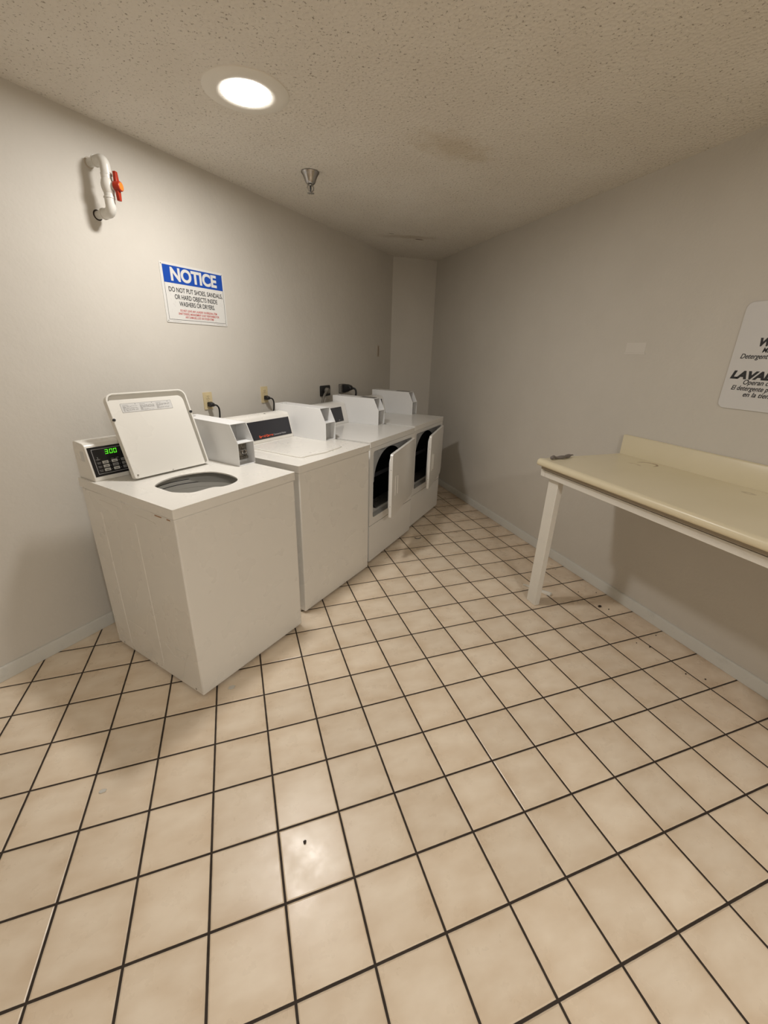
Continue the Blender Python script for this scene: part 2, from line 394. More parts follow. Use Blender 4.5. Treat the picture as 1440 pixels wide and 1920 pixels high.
sp = empty('fire_sprinkler', (0.539, 1.742, H), 0.5, 'chrome pendent fire sprinkler hanging from the popcorn ceiling', 'sprinkler'); sp.scale = (1, 1, 0.78)
bm = BM(); lathe(bm, [(0.0, -0.002), (0.050, -0.002), (0.053, -0.004), (0.052, -0.008), (0.044, -0.020), (0.033, -0.050), (0.027, -0.068), (0.020, -0.076), (0.012, -0.078), (0, -0.078)], 40); obj('escutcheon_cup', bm, M['chrome'], sp, smooth=40)
bm = BM()
for s in (-1, 1):
    tube(bm, smoothpath([(s * 0.010, 0, -0.074), (s * 0.021, 0, -0.088), (s * 0.020, 0, -0.106), (s * 0.006, 0, -0.122), (0, 0, -0.126)], 5), 0.0036, 8)
lathe(bm, [(0, -0.074), (0.011, -0.074), (0.011, -0.084), (0.006, -0.086), (0, -0.086)], 12)
obj('yoke_frame', bm, M['steel'], sp, smooth=40)
bm = BM(); lathe(bm, [(0, -0.084), (0.0045, -0.086), (0.0055, -0.098), (0.004, -0.112), (0.002, -0.124), (0, -0.124)], 12); obj('glass_bulb', bm, M['black'], sp, smooth=40)
bm = BM()
for k in range(10):
    a = 2 * PI * k / 10; box(bm, 0.002, 0.021, -0.0036, 0.0036, -0.131, -0.1295, Matrix.Rotation(a, 4, 'Z'))
lathe(bm, [(0, -0.1265), (0.007, -0.1275), (0.008, -0.1315), (0, -0.1325)], 16); obj('deflector', bm, M['steel'], sp)

# ------------------------------------------------------------------ washers and dryers
def sheet(s): return s
def coin_box(parent, w, mech, HT=0.93):
    a, b = w - 0.093, w + 0.014; t = 0.0035
    root = None
    prof = [(0.29, 0), (0.29, 0.120), (0.337, 0.213), (0.745, 0.217), (0.745, 0)]
    f = lambda y, z, x: (x, y, HT + z)
    bm = BM()
    prism(bm, prof, a, a + t, f); prism(bm, prof, b - t, b, f)
    prism(bm, [(0.337, 0.2095), (0.337, 0.213), (0.745, 0.217), (0.745, 0.2095)], a + t, b - t, f)
    box(bm, a + t, b - t, 0.29, 0.745, HT, HT + t)
    box(bm, a + t, b - t, 0.741, 0.745, HT + t, HT + 0.2095)
    root = obj('coin_box', bm, M['coin'], parent, bev=0.0009, seg=2)
    bm = BM(); box(bm, a + t, b - t, 0.2905, 0.42, HT + 0.117, HT + 0.1205); obj('shelf', bm, M['coin'], root, bev=0.0006)
    bm = BM(); box(bm, a + t, b - t, 0.415, 0.42, HT + 0.1205, HT + 0.2095); obj('upper_back_panel', bm, M['greybulk'], root)
    if mech:
        bm = BM(); box(bm, a + t, b - t, 0.352, 0.358, HT + t, HT + 0.117); obj('lower_back_panel', bm, M['coin'], root)
        bm = BM(); x0, x1 = a + 0.048, a + 0.101
        box(bm, x0, x1, 0.345, 0.352, HT + 0.018, HT + 0.110)
        for k in range(5):      # cast ribs of the slide plate
            box(bm, x0 + 0.006 + k * 0.009, x0 + 0.009 + k * 0.009, 0.340, 0.346, HT + 0.075, HT + 0.106, Matrix.Translation((0, 0, 0)))
        box(bm, x0 + 0.004, x1 - 0.004, 0.338, 0.346, HT + 0.020, HT + 0.036)
        for k in range(6): box(bm, x0 + 0.006 + k * 0.008, x0 + 0.010 + k * 0.008, 0.333, 0.340, HT + 0.022, HT + 0.034)
        o = obj('coin_slide', bm, M['slotmetal'], root, bev=0.0008)
        bm = BM(); mt = Matrix.Translation((a + 0.078, 0.345, HT + 0.058)) @ Matrix.Rotation(PI / 2, 4, 'X')
        lathe(bm, [(0.0, 0.004), (0.006, 0.004), (0.007, 0.010), (0.013, 0.012), (0.017, 0.008), (0.018, 0.0)], 28, mt)
        box(bm, a + 0.072, a + 0.084, 0.320, 0.345, HT + 0.0555, HT + 0.0605)
        lathe(bm, [(0.0, 0.016), (0.005, 0.015), (0.006, 0.0)], 14, Matrix.Translation((a + 0.057, 0.345, HT + 0.071)) @ Matrix.Rotation(PI / 2, 4, 'X'))
        obj('coin_lock', bm, M['chrome'], root, smooth=35)
    else:
        bm = BM(); box(bm, a + t, b - t, 0.330, 0.336, HT + t, HT + 0.117); obj('lower_back_panel', bm, M['greybulk'], root)
        if mech is None:
            bm = BM()
            for k, z in enumerate((0.030, 0.058, 0.088)):
                box(bm, a + 0.006, a + 0.020, 0.322, 0.330, HT + z - 0.008, HT + z + 0.008)
            obj('coin_slide', bm, M['slotmetal'], root, bev=0.001)
    for (x, y) in ((a + 0.022, 0.70), (a + 0.050, 0.69)):
        bm = BM(); lathe(bm, [(0, 0.2185), (0.006, 0.2185), (0.0075, 0.2165), (0.0075, 0.214)], 14, Matrix.Translation((x, y, HT)))
        obj('key_lock', bm, M['steel'], root, smooth=40)
    if mech is False:      # dark slot along the top of the dryer coin boxes
        bm = BM(); box(bm, a + 0.050, b - 0.012, 0.36, 0.50, HT + 0.2133, HT + 0.2153); obj('top_slot', bm, M['black'], root)
    return root
def console(parent, w, HT=0.93, mat='coin', x1=None):
    """rear console: leaning face, rounded top"""
    x1 = x1 or w - 0.095
    prof = [(0.583, 0), (0.583, 0.012), (0.618, 0.152), (0.624, 0.160), (0.634, 0.166), (0.70, 0.172), (0.715, 0.168), (0.722, 0.15), (0.722, 0)]
    bm = BM(); prism(bm, prof, 0.008, x1, lambda y, z, x: (x, y, HT + z))
    c = obj('console', bm, M[mat], parent, bev=0.003, seg=3, ang=30)
    return c
FACE = Vector((0, 0.035, 0.140)).normalized()               # up the console face
def facemtx(x, v, HT=0.93, out=0.0004):
    """origin on the console face at local x, distance v up the slope"""
    n = Vector((1, 0, 0)).cross(FACE)
    o = Vector((x, 0.583, HT + 0.012)) + FACE * v + n * out
    return frame(o, (1, 0, 0), FACE, n)
def feet(parent, w, D):
    for x in (0.05, w - 0.05):
        for y in (0.06, D - 0.06):
            bm = BM(); lathe(bm, [(0, 0.0), (0.020, 0.0), (0.022, 0.004), (0.014, 0.009), (0.009, 0.010), (0.009, 0.016), (0, 0.016)], 16)
            for v in bm.verts: v.co.x += x; v.co.y += y
            obj('foot', bm, M['rubber'], parent, smooth=40)
def ringbox(name, w, D, z0, z1, t, mat, parent, bev=0.006):
    return plate(name, [(0, 0), (w, 0), (w, D), (0, D)], [[(t, t), (t, D - t), (w - t, D - t), (w - t, t)]], z1 - z0, Matrix.Translation((0, 0, z0)), mat, parent, bev=bev)
HOLE = [(0.126, 0.322), (0.121, 0.262), (0.122, 0.19), (0.148, 0.142), (0.178, 0.116), (0.262, 0.112), (0.298, 0.086), (0.349, 0.086), (0.402, 0.112), (0.430, 0.165), (0.440, 0.250), (0.418, 0.330), (0.352, 0.375), (0.281, 0.390), (0.215, 0.382), (0.160, 0.356)]
def closed_smooth(P, per=5):
    out = []; n = len(P)
    for i in range(n):
        a, b, c, d = [Vector((*P[(i + k) % n], 0)) for k in (-1, 0, 1, 2)]
        for k in range(per):
            t = k / per; q = 0.5 * ((2 * b) + (c - a) * t + (2 * a - 5 * b + 4 * c - d) * t * t + (3 * b - a - 3 * c + d) * t ** 3); out.append((q.x, q.y))
    return out
HT = 0.93

def washer_body(x, y, rot, w, D, label, hole):
    t = empty('washing_machine', (x, y, 0), math.radians(rot), label, 'washing machine')
    ringbox('cabinet', w, D, 0.014, 0.887, 0.02, M['white'], t, bev=0.006)
    feet(t, w, D)
    outer = rrect(-0.005, w + 0.004, -0.006, D + 0.004, 0.006, 4)
    if hole:
        # the lid opening: top skin and a downward flange around it
        plate('top_skirt', outer, [rrect(0.012, w - 0.012, 0.012, D - 0.012, 0.004, 3)[::-1]], 0.9235 - 0.889, Matrix.Translation((0, 0, 0.889)), M['white'], t, bev=0.001)
        plate('top_panel', outer, [closed_smooth(HOLE)], HT - 0.9236, Matrix.Translation((0, 0, 0.9236)), M['white'], t, bev=0.0025)
    else:
        plate('top_panel', outer, [], HT - 0.889, Matrix.Translation((0, 0, 0.889)), M['white'], t, bev=0.0035)
    return t

# --- washer with the open lid, nearest the camera
W1 = washer_body(-0.262, 0.477, 39.03, 0.659, 0.715, 'white top-load washer with raised lid and green display, nearest machine of the row', True)
tubc = Matrix.Translation((0.310, 0.278, 0))
bm = BM(); lathe(bm, [(0.240, 0.889), (0.238, 0.868), (0.233, 0.8655), (0.233, 0.848), (0.229, 0.846), (0.229, 0.822), (0.236, 0.818), (0.240, 0.78), (0.240, 0.735)], 64, tubc); obj('balance_ring', bm, M['plasticgrey'], W1, smooth=35)
bm = BM(); lathe(bm, [(0.2405, 0.735), (0.238, 0.70), (0.242, 0.69), (0.242, 0.40), (0.20, 0.36), (0.0, 0.36)], 64, tubc); tb = obj('wash_basket', bm, M['plasticgrey'], W1, smooth=35)
bm = BM(); lathe(bm, [(0.0, 0.66), (0.035, 0.655), (0.045, 0.62), (0.05, 0.45), (0.12, 0.37), (0.16, 0.362)], 32, tubc); obj('agitator', bm, M['plasticgrey'], W1, smooth=40)
bm = BM()   # splash guard flange hanging under the top, with the stepped lip seen at the right
R0 = [(0.285 + 0.243 * math.cos(2 * PI * k / 64), 0.245 + 0.243 * math.sin(2 * PI * k / 64)) for k in range(64)]
lathe(bm, [(0.246, 0.922), (0.246, 0.892), (0.238, 0.890), (0.238, 0.920)], 64, tubc); obj('tub_cover', bm, M['plasticshade'], W1, smooth=35)
for r_, z_ in ((0.2335, 0.8660), (0.2295, 0.8470), (0.2365, 0.8885)):  # thin dark rings stand in for the shaded gaps between tub parts
    bm = BM(); lathe(bm, [(r_ - 0.0012, z_ + 0.0016), (r_ - 0.0018, z_), (r_ - 0.0012, z_ - 0.0016), (r_ + 0.003, z_)], 64, tubc); obj('gap_ring', bm, M['rubber'], W1, smooth=35)
bm = BM()
seg = [(a, 0.886 - 0.040 * (1 / (1 + math.exp((a - 66) / 4)))) for a in range(0, 112, 4)]
up_ = []; lo_ = []
for a, z in seg:
    ca, sa = math.cos(math.radians(a)), math.sin(math.radians(a))
    up_.append(bm.verts.new((0.310 + 0.2250 * ca, 0.278 + 0.2250 * sa, 0.890))); lo_.append(bm.verts.new((0.310 + 0.2200 * ca, 0.278 + 0.2200 * sa, z)))
for i in range(len(seg) - 1): bm.faces.new((up_[i], up_[i + 1], lo_[i + 1], lo_[i]))
r = bmesh.ops.solidify(bm, geom=list(bm.faces), thickness=0.004); obj('splash_lip', bm, M['plasticgrey'], W1, smooth=40)

c1 = console(W1, 0.659, mat='white')
plate('display_panel', [(0.016, 0.008), (0.50, 0.008), (0.50, 0.140), (0.016, 0.140)], [], 0.0012, facemtx(0, 0), M['panel'], c1)
bm = BM(); o_ = rrect(0.030, 0.470, 0.018, 0.130, 0.002, 2); i_ = rrect(0.0318, 0.4682, 0.0198, 0.1282, 0.002, 2)[::-1]
bm.free()
plate('panel_outline', o_, [i_], 0.0004, facemtx(0, 0, out=0.0017), M['printgrey'], c1)
# 3.00 in seven-segment digits
SEGS = {'3': 'abgcd', '0': 'abcdef'}
def digit(bm, ch, x, v, hw, hh, th, base):
    s = hw; g = th * 0.25
    segs = {'a': (x, x + s, v + hh - th, v + hh), 'd': (x, x + s, v, v + th), 'g': (x, x + s, v + hh / 2 - th / 2, v + hh / 2 + th / 2),
            'b': (x + s - th, x + s, v + hh / 2 + g, v + hh - g), 'c': (x + s - th, x + s, v + g, v + hh / 2 - g),
            'f': (x, x + th, v + hh / 2 + g, v + hh - g), 'e': (x, x + th, v + g, v + hh / 2 - g)}
    for k in SEGS[ch]:
        a, b, c, d = segs[k]; sh = Matrix(((1, 0.10, 0, 0), (0, 1, 0, 0), (0, 0, 1, 0), (0, 0, 0, 1)))
        box(bm, a, b, c, d, 0, 0.0005, base @ sh)
bm = BM(); bs = facemtx(0, 0, out=0.0018)
digit(bm, '3', 0.073, 0.102, 0.0135, 0.0205, 0.0027, bs); digit(bm, '0', 0.0925, 0.102, 0.0135, 0.0205, 0.0027, bs); digit(bm, '0', 0.1105, 0.102, 0.0135, 0.0205, 0.0027, bs)
box(bm, 0.0875, 0.0905, 0.102, 0.105, 0, 0.0005, bs)
obj('price_digits', bm, M['digits'], c1)['label'] = 'glowing green digits reading 3.00'
for ci, (bx, bw) in enumerate(((0.060, 0.026), (0.100, 0.026), (0.142, 0.016), (0.182, 0.026))):
    for ri in range(3):
        v0 = 0.027 + 0.0172 * ri
        mt = M['key'] if ci == 0 or (ci == 1 and ri != 1) else M['keydim']
        kb = plate('button', rrect(bx, bx + bw, v0, v0 + 0.0125, 0.002, 3), [], 0.0010, facemtx(0, 0, out=0.0017), mt, c1)
        bm = BM(); box(bm, bx + 0.006, bx + bw - 0.006, v0 + 0.004, v0 + 0.0065, 0, 0.0004, facemtx(0, 0, out=0.0028)); obj('button_print', bm, M['ink'], kb)
bm = BM(); bs = facemtx(0, 0, out=0.0017)
for ri in range(3):
    v0 = 0.027 + 0.0172 * ri
    box(bm, 0.038, 0.054, v0 + 0.007, v0 + 0.0085, 0, 0.0003, bs); box(bm, 0.040, 0.053, v0 + 0.002, v0 + 0.0032, 0, 0.0003, bs)
    box(bm, 0.0915, 0.0935, v0 + 0.004, v0 + 0.0065, 0, 0.0003, bs); box(bm, 0.132, 0.134, v0 + 0.004, v0 + 0.0065, 0, 0.0003, bs)
box(bm, 0.036, 0.056, 0.0830, 0.0840, 0, 0.0003, bs); box(bm, 0.041, 0.052, 0.0800, 0.0810, 0, 0.0003, bs)
box(bm, 0.044, 0.048, 0.0850, 0.0862, 0, 0.0003, bs); box(bm, 0.046, 0.048, 0.0880, 0.0920, 0, 0.0003, bs); box(bm, 0.044, 0.0475, 0.0925, 0.0937, 0, 0.0003, bs)
box(bm, 0.100, 0.112, 0.0785, 0.0795, 0, 0.0003, bs); box(bm, 0.122, 0.134, 0.0790, 0.0800, 0, 0.0003, bs)
obj('panel_print', bm, M['printgrey'], c1)
bm = BM(); box(bm, 0.0070, 0.0082, 0.635, 0.665, HT + 0.085, HT + 0.13); obj('side_sticker', bm, M['paper'], c1)
coin_box(W1, 0.659, True)
# open lid
LX0, LX1, LH = 0.120, 0.508, 0.389
Vd = Vector((0, 0.132, 0.366)).normalized(); Nd = Vector((1, 0, 0)).cross(Vd)           # Nd points at the viewer
LM = frame(Vector((0, 0.468, HT + 0.006)), (1, 0, 0), Vd, Nd)
lidr = (0.012, 0.012, 0.035, 0.035)
lid = plate('lid', rrect(LX0, LX1, 0, LH, lidr), [], 0.004, LM @ Matrix.Translation((0, 0, -0.016)), M['white'], W1, bev=0.0015)
lid['label'] = 'raised washer lid showing its underside'
plate('lid_rim', rrect(LX0, LX1, 0, LH, lidr), [rrect(LX0 + 0.007, LX1 - 0.007, 0.004, LH - 0.006, (0.01, 0.01, 0.03, 0.03))[::-1]], 0.024, LM @ Matrix.Translation((0, 0, -0.012)), M['creamenamel'], lid, bev=0.002)
lin = rrect(LX0 + 0.011, LX1 - 0.015, 0.004, LH - 0.026, (0.01, 0.01, 0.03, 0.03))
lin2 = []
for (a, b) in lin:
    lin2.append((a, b))
plate('lid_liner', rrect(LX0 + 0.009, LX1 - 0.017, 0.003, LH - 0.028, (0.006, 0.006, 0.028, 0.012)), [], 0.014, LM @ Matrix.Translation((0, 0, -0.012)), M['creamenamel'], lid, bev=0.004)
for (a, b) in ((LX0 + 0.004, 0.272), (LX1 - 0.004, 0.272)):
    bm = BM(); lathe(bm, [(0, 0.006), (0.005, 0.005), (0.0065, 0.001), (0.0065, -0.004), (0, -0.004)], 16, LM @ Matrix.Translation((a, b, 0.011))); obj('lid_bumper', bm, M['rubber'], lid, smooth=40)
for (a, b) in ((LX0 + 0.020, 0.016), (LX0 + 0.006, 0.032), (LX0 + 0.190, 0.004)):
    bm = BM(); lathe(bm, [(0, 0.002), (0.003, 0.0015), (0.004, -0.002)], 12, LM @ Matrix.Translation((a, b, 0.0045))); obj('lid_screw', bm, M['steel'], lid, smooth=40)
stk = plate('instruction_sticker', rrect(0.176, 0.421, 0.301, 0.342, 0.002, 2), [], 0.0005, LM @ Matrix.Translation((0, 0, 0.0021)), M['paper'], lid)
plate('sticker_border', rrect(0.176, 0.421, 0.301, 0.342, 0.002, 2), [rrect(0.1772, 0.4198, 0.3022, 0.3408, 0.002, 2)[::-1]], 0.0003, LM @ Matrix.Translation((0, 0, 0.0026)), M['printgrey'], stk)
bm = BM(); rnd = random.Random(3)
for cidx in range(3):
    x0 = 0.184 + cidx * 0.079
    box(bm, x0, x0 + 0.026, 0.3335, 0.3350, 0.0026, 0.0030, LM); box(bm, x0 + 0.058, x0 + 0.062, 0.3350, 0.3385, 0.0026, 0.0030, LM)
    for r_ in range(9):
        v0 = 0.3065 + r_ * 0.0027; x = x0
        while x < x0 + 0.064:
            l = rnd.uniform(0.006, 0.016)
            box(bm, x, min(x + l, x0 + 0.068), v0, v0 + 0.0012, 0.0026, 0.0030, LM); x += l + rnd.uniform(0.0015, 0.006)
            if rnd.random() < 0.15: break
obj('sticker_print', bm, M['printgrey'], stk)
# embossed creases and scuffs of the exposed left side
for (y0_, z0_, y1_, z1_) in ((0.575, 0.06, 0.575, 0.80), (0.295, 0.06, 0.295, 0.80)):
    bm = BM(); prism(bm, [(-0.004, 0), (0, 0.0016), (0.004, 0)], z0_, z1_, lambda a, b, t: (-b, y0_ + a, t))
    obj('side_crease', bm, M['white'], W1)
for pts_ in (((0.563, 0.853), (0.412, 0.851)), ((0.281, 0.847), (0.20, 0.846), (0.135, 0.838)), ((0.24, 0.20), (0.18, 0.16), (0.10, 0.17)), ((0.40, 0.18), (0.36, 0.30), (0.32, 0.36)), ((0.14, 0.06), (0.10, 0.16), (0.045, 0.27)), ((0.55, 0.21), (0.30, 0.20), (0.04, 0.22))):
    bm = BM(); p_ = smoothpath([(-0.0002, y, z) for y, z in pts_], 6)
    tube(bm, p_, 0.0008, 6); obj('scratch', bm, M['scratch'], W1)
for y, z in ((0.05, 0.03), (0.36, 0.03), (0.655, 0.03)):
    bm = BM(); lathe(bm, [(0, 0.002), (0.004, 0.0015), (0.005, 0)], 10, Matrix.Translation((0, y, z)) @ Matrix.Rotation(-PI / 2, 4, 'Y'))
    obj('side_screw', bm, M['steel'], W1, smooth=40)
for y0, y1 in ((0.085, 0.13), (0.028, 0.05)):
    bm = BM(); box(bm, -0.0012, 0.0004, y0, y1, 0.8752, 0.8795); obj('rust_patch', bm, M['rust'], W1)

# --- washer with closed lid
W2 = washer_body(0.291, 1.002, 39.72, 0.690, 0.715, 'white top-load washer with closed lid and long black console panel, second in the row', False)
LID2 = [(0.140, 0.540), (0.136, 0.300), (0.134, 0.138), (0.141, 0.112), (0.158, 0.100), (0.210, 0.096), (0.320, 0.072), (0.372, 0.080), (0.470, 0.086), (0.512, 0.096), (0.530, 0.125), (0.540, 0.300), (0.545, 0.540)]
l2 = plate('lid', LID2, [], 0.008, Matrix.Translation((0, 0, HT - 0.001)), M['white'], W2, bev=0.003, seg=3)
c2 = console(W2, 0.690, mat='white')
plate('name_panel', [(0.040, 0.010), (0.583, 0.010), (0.583, 0.128), (0.040, 0.128)], [], 0.0012, facemtx(0, 0), M['slate'], c2)
text('brand_lettering', 'Speed Queen', 0.020, facemtx(0.283, 0.022, out=0.0016), M['logored'], c2, width=0.122, bold=0.0006)
text('model_lettering', 'Commercial Washer', 0.016, facemtx(0.411, 0.022, out=0.0016), M['logogrey'], c2, width=0.118)
bm = BM(); lathe(bm, [(0, 0.0012), (0.006, 0.0012), (0.007, 0)], 18, Matrix.Translation((0.415, 0.665, HT + 0.1690))); obj('lock_hole', bm, M['black'], c2, smooth=40)
coin_box(W2, 0.690, None)

# --- dryers
def dryer(x, y, rot, w, label, seam, door_open):
    t = empty('clothes_dryer', (x, y, 0), math.radians(rot), label, 'dryer')
    D = 0.715; FX = frame((0, 0, 0), (1, 0, 0), (0, 0, 1), (0, -1, 0))       # local xy -> front face, z out of it
    plate('cabinet', [(0, 0.012), (0.018, 0.012), (0.018, D - 0.02), (w - 0.018, D - 0.02), (w - 0.018, 0.012), (w, 0.012), (w, D), (0, D)], [], 0.872, Matrix.Translation((0, 0, 0.014)), M['dryer'], t, bev=0.002)
    feet(t, w, D)
    plate('top_panel', rrect(-0.003, w + 0.003, -0.004, D + 0.004, 0.008, 4), [], HT - 0.889, Matrix.Translation((0, 0, 0.889)), M['dryer'], t, bev=0.008, seg=4)
    rx0, rx1, rz0, rz1 = 0.050, w - 0.042, 0.362, 0.858
    plate('front_panel', rrect(0, w, seam + 0.002, 0.886, 0.003, 2), [rrect(rx0, rx1, rz0, rz1, 0.018)[::-1]], 0.014, FX @ Matrix.Translation((0, 0, -0.014)), M['dryer'], t, bev=0.004)
    plate('kick_panel', rrect(0, w, 0.016, seam - 0.002, 0.003, 2), [], 0.014, FX @ Matrix.Translation((0, 0, -0.014)), M['dryer'], t, bev=0.004)
    # recess behind the door, with the loading opening cut through it
    bm = BM(); o1 = rrect(rx0, rx1, rz0, rz1, 0.018); i1 = rrect(rx0 + 0.012, rx1 - 0.012, rz0 + 0.012, rz1 - 0.008, 0.02)
    A = [bm.verts.new((a, 0.010, b)) for a, b in o1]; B = [bm.verts.new((a, 0.036, b)) for a, b in i1]
    for k in range(len(o1)): bm.faces.new((A[k], A[(k + 1) % len(o1)], B[(k + 1) % len(o1)], B[k]))
    bmesh.ops.solidify(bm, geom=list(bm.faces), thickness=-0.002)
    obj('door_recess', bm, M['dryer'], t, smooth=40)
    cx, cz = rx0 + 0.315, 0.615
    opn = []
    R_ = 0.222
    for k in range(37):                        # round top, straight sides, rounded bottom corners
        a = PI * k / 36; opn.append((cx + (R_ + 0.02) * math.cos(a), cz + R_ * math.sin(a)))
    opn = opn + [(cx - 0.262, cz - 0.01), (cx - 0.262, cz - 0.16), (cx - 0.245, cz - 0.205), (cx - 0.205, cz - 0.222), (cx + 0.205, cz - 0.222), (cx + 0.245, cz - 0.205), (cx + 0.262, cz - 0.16), (cx + 0.262, cz - 0.01)]
    bp = plate('bulkhead', rrect(rx0 + 0.010, rx1 - 0.010, rz0 + 0.010, rz1 - 0.006, 0.02), [opn[::-1]], 0.004, FX @ Matrix.Translation((0, 0, -0.040)), M['greybulk'], t, bev=0.0015)
    bm = BM(); box(bm, rx0 + 0.014, rx0 + 0.058, 0.0345, 0.0362, 0.690, 0.772); obj('latch_slot', bm, M['black'], bp)
    bm = BM()
    for (a, b) in ((0.020, 0.205), (0.034, 0.214), (0.050, 0.212), (0.060, 0.196), (0.024, 0.186), (0.046, 0.190)):
        lathe(bm, [(0, 0.0005), (0.0035, 0.0004), (0.004, 0)], 10, FX @ Matrix.Translation((rx0 + a, 0.615 + b, -0.0355)))
    obj('panel_hole', bm, M['black'], bp)
    # duct collar and drum
    DR = Matrix.Translation((cx, 0, cz - 0.03)) @ Matrix.Rotation(-PI / 2, 4, 'X')
    bm = BM(); lathe(bm, [(0.275, 0.045), (0.272, 0.060), (0.285, 0.075), (0.285, 0.60), (0.27, 0.63), (0, 0.64)], 56, DR); dm = obj('drum', bm, M['drum'], t, smooth=35)
    for k in range(3):
        a = 2 * PI * k / 3 + 0.4; bm = BM(); box(bm, -0.018, 0.018, -0.285, -0.235, 0.10, 0.60, DR @ Matrix.Rotation(a, 4, 'Z')); obj('drum_vane', bm, M['drum'], dm, bev=0.012, seg=3)
    bm = BM(); box(bm, rx0 + 0.012, rx1 - 0.2, 0.060, 0.075, cz + 0.015, cz + 0.045); obj('drum_crossbar', bm, M['slate'], dm, bev=0.006)
    bm = BM(); prism(bm, [(0.040, 0.0), (0.115, 0.035), (0.115, -0.03), (0.040, -0.03)], cx - 0.24, cx + 0.24, lambda a, b, s: (s, a, cz - 0.222 + b)); obj('lint_screen_sill', bm, M['steel'], t, bev=0.006)
    # door: hinged on the right, standing ajar
    dw, dz0, dz1 = rx1 - rx0 + 0.006, 0.378, 0.852
    hinge = Vector((rx1 + 0.004, -0.006, 0)); ca, sa = math.cos(math.radians(door_open)), math.sin(math.radians(door_open))
    DX = frame(hinge, (ca, sa, 0), (0, 0, 1), (sa, -ca, 0))                    # door local: x runs -dw..0, y up, z outward
    door = plate('door', rrect(-dw, 0, dz0, dz1, (0.016, 0.055, 0.006, 0.016), 8), [], 0.020, DX, M['dryer'], t, bev=0.005, seg=3)
    plate('inner_liner', rrect(-dw + 0.03, -0.04, dz0 + 0.03, dz1 - 0.03, 0.05), [], 0.016, DX @ Matrix.Translation((0, 0, -0.016)), M['coin'], door, bev=0.006, seg=3)
    bm = BM()
    for xo in (-dw + 0.085, -dw + 0.145): prism(bm, [(-0.0065, 0), (-0.003, 0.0045), (0.003, 0.0045), (0.0065, 0)], 0.53, 0.675, lambda a, b, s, xo=xo: (xo + a, s, b))
    prism(bm, [(-0.0065, 0), (-0.003, 0.0045), (0.003, 0.0045), (0.0065, 0)], -dw + 0.085, -dw + 0.145, lambda a, b, s: (s, 0.675 + a, b))
    bmesh.ops.transform(bm, matrix=DX @ Matrix.Translation((0, 0, 0.0195)), verts=bm.verts)
    obj('pull_handle', bm, M['dryer'], door, bev=0.0015)
    for z in (0.455, 0.77):
        bm = BM(); box(bm, -0.004, 0.007, z - 0.035, z + 0.035, -0.004, 0.0205, DX); obj('hinge', bm, M['steel'], door, bev=0.002)
    for z in (0.47, 0.74):
        bm = BM(); lathe(bm, [(0, 0.0016), (0.003, 0.001), (0.0035, 0)], 10, DX @ Matrix.Translation((-dw, z, 0.009)) @ Matrix.Rotation(-PI / 2, 4, 'Y'))
        obj('edge_screw', bm, M['steel'], door, smooth=40)
    return t
D1 = dryer(0.848, 1.504, 42.46, 0.724, 'white front-load dryer with door ajar beside the closed washer, third machine in the row', 0.306, 10.8)
c3 = console(D1, 0.724, mat='dryer')
plate('name_panel', [(0.040, 0.010), (0.560, 0.010), (0.560, 0.128), (0.040, 0.128)], [], 0.0012, facemtx(0, 0), M['slate'], c3)
bm = BM(); box(bm, 0.487, 0.507, 0.020, 0.0235, 0, 0.0004, facemtx(0, 0, out=0.0014)); obj('panel_print', bm, M['logogrey'], c3)
coin_box(D1, 0.724, False)
D2 = dryer(1.41, 2.054, 43.21, 0.690, 'white front-load dryer with door ajar at the far end of the row by the corner', 0.306, 10.5)
c4 = console(D2, 0.690, mat='dryer')
plate('name_panel', [(0.040, 0.010), (0.560, 0.010), (0.560, 0.128), (0.040, 0.128)], [], 0.0012, facemtx(0, 0), M['slate'], c4)
coin_box(D2, 0.690, False)

# ------------------------------------------------------------------ things on the left wall
def wallm(s, z, d=0.0): return frame(LW(s, z, d), T, (0, 0, 1), -N)          # x along the wall, y up, z out of it
# notice sign
sg = empty('notice_sign', LW(1.157, 1.64), 0, 'white rectangular notice sign with blue NOTICE band on the left wall', 'sign'); inv = Matrix.Translation(-sg.location)
Q = lambda s, z, d: inv @ wallm(s, z, d)
S0, S1, Z0, Z1 = 0.935, 1.380, 1.636, 1.942
plate('sign_board', rrect(S0, S1, Z0, Z1, 0.006, 4), [], 0.003, Q(0, 0, 0.0005), M['signwhite'], sg, bev=0.0006)
plate('blue_band', [(0.951, 1.842), (1.369, 1.842), (1.369, 1.930), (0.951, 1.930)], [], 0.0004, Q(0, 0, 0.0036), M['blue'], sg)
plate('border_line', [(0.951, 1.652), (1.369, 1.652), (1.369, 1.842), (0.951, 1.842)], [[(0.9527, 1.6537), (0.9527, 1.842), (1.3673, 1.842), (1.3673, 1.6537)]], 0.0004, Q(0, 0, 0.0036), M['ink'], sg)
text('notice_heading', 'NOTICE', 0.090, Q(1.160, 1.857, 0.0042), M['signwhite'], sg, width=0.325, bold=0.0036, align='CENTER')
for s_, wd, z_ in (('DO NOT PUT SHOES, SANDALS,', 0.384, 1.798), ('OR HARD OBJECTS INSIDE', 0.306, 1.762), ('WASHERS OR DRYERS.', 0.256, 1.727)):
    text('rule_text', s_, 0.0345, Q(1.160 if s_[0] != 'D' else 1.166, z_, 0.0038), M['ink'], sg, width=wd, bold=0.0003, align='CENTER')
for s_, wd, z_ in (('DO NOT LEAVE ANY LAUNDRY OR PERSONAL ITEM', 0.268, 1.698), ('UNATTENDED, MANAGEMENT IS NOT RESPONSIBLE FOR', 0.298, 1.681), ('ANY DAMAGES, LOST OR STOLEN ITEMS', 0.210, 1.664)):
    text('liability_text', s_, 0.0165, Q(1.166, z_, 0.0038), M['redink'], sg, width=wd, bold=0.0001, align='CENTER')
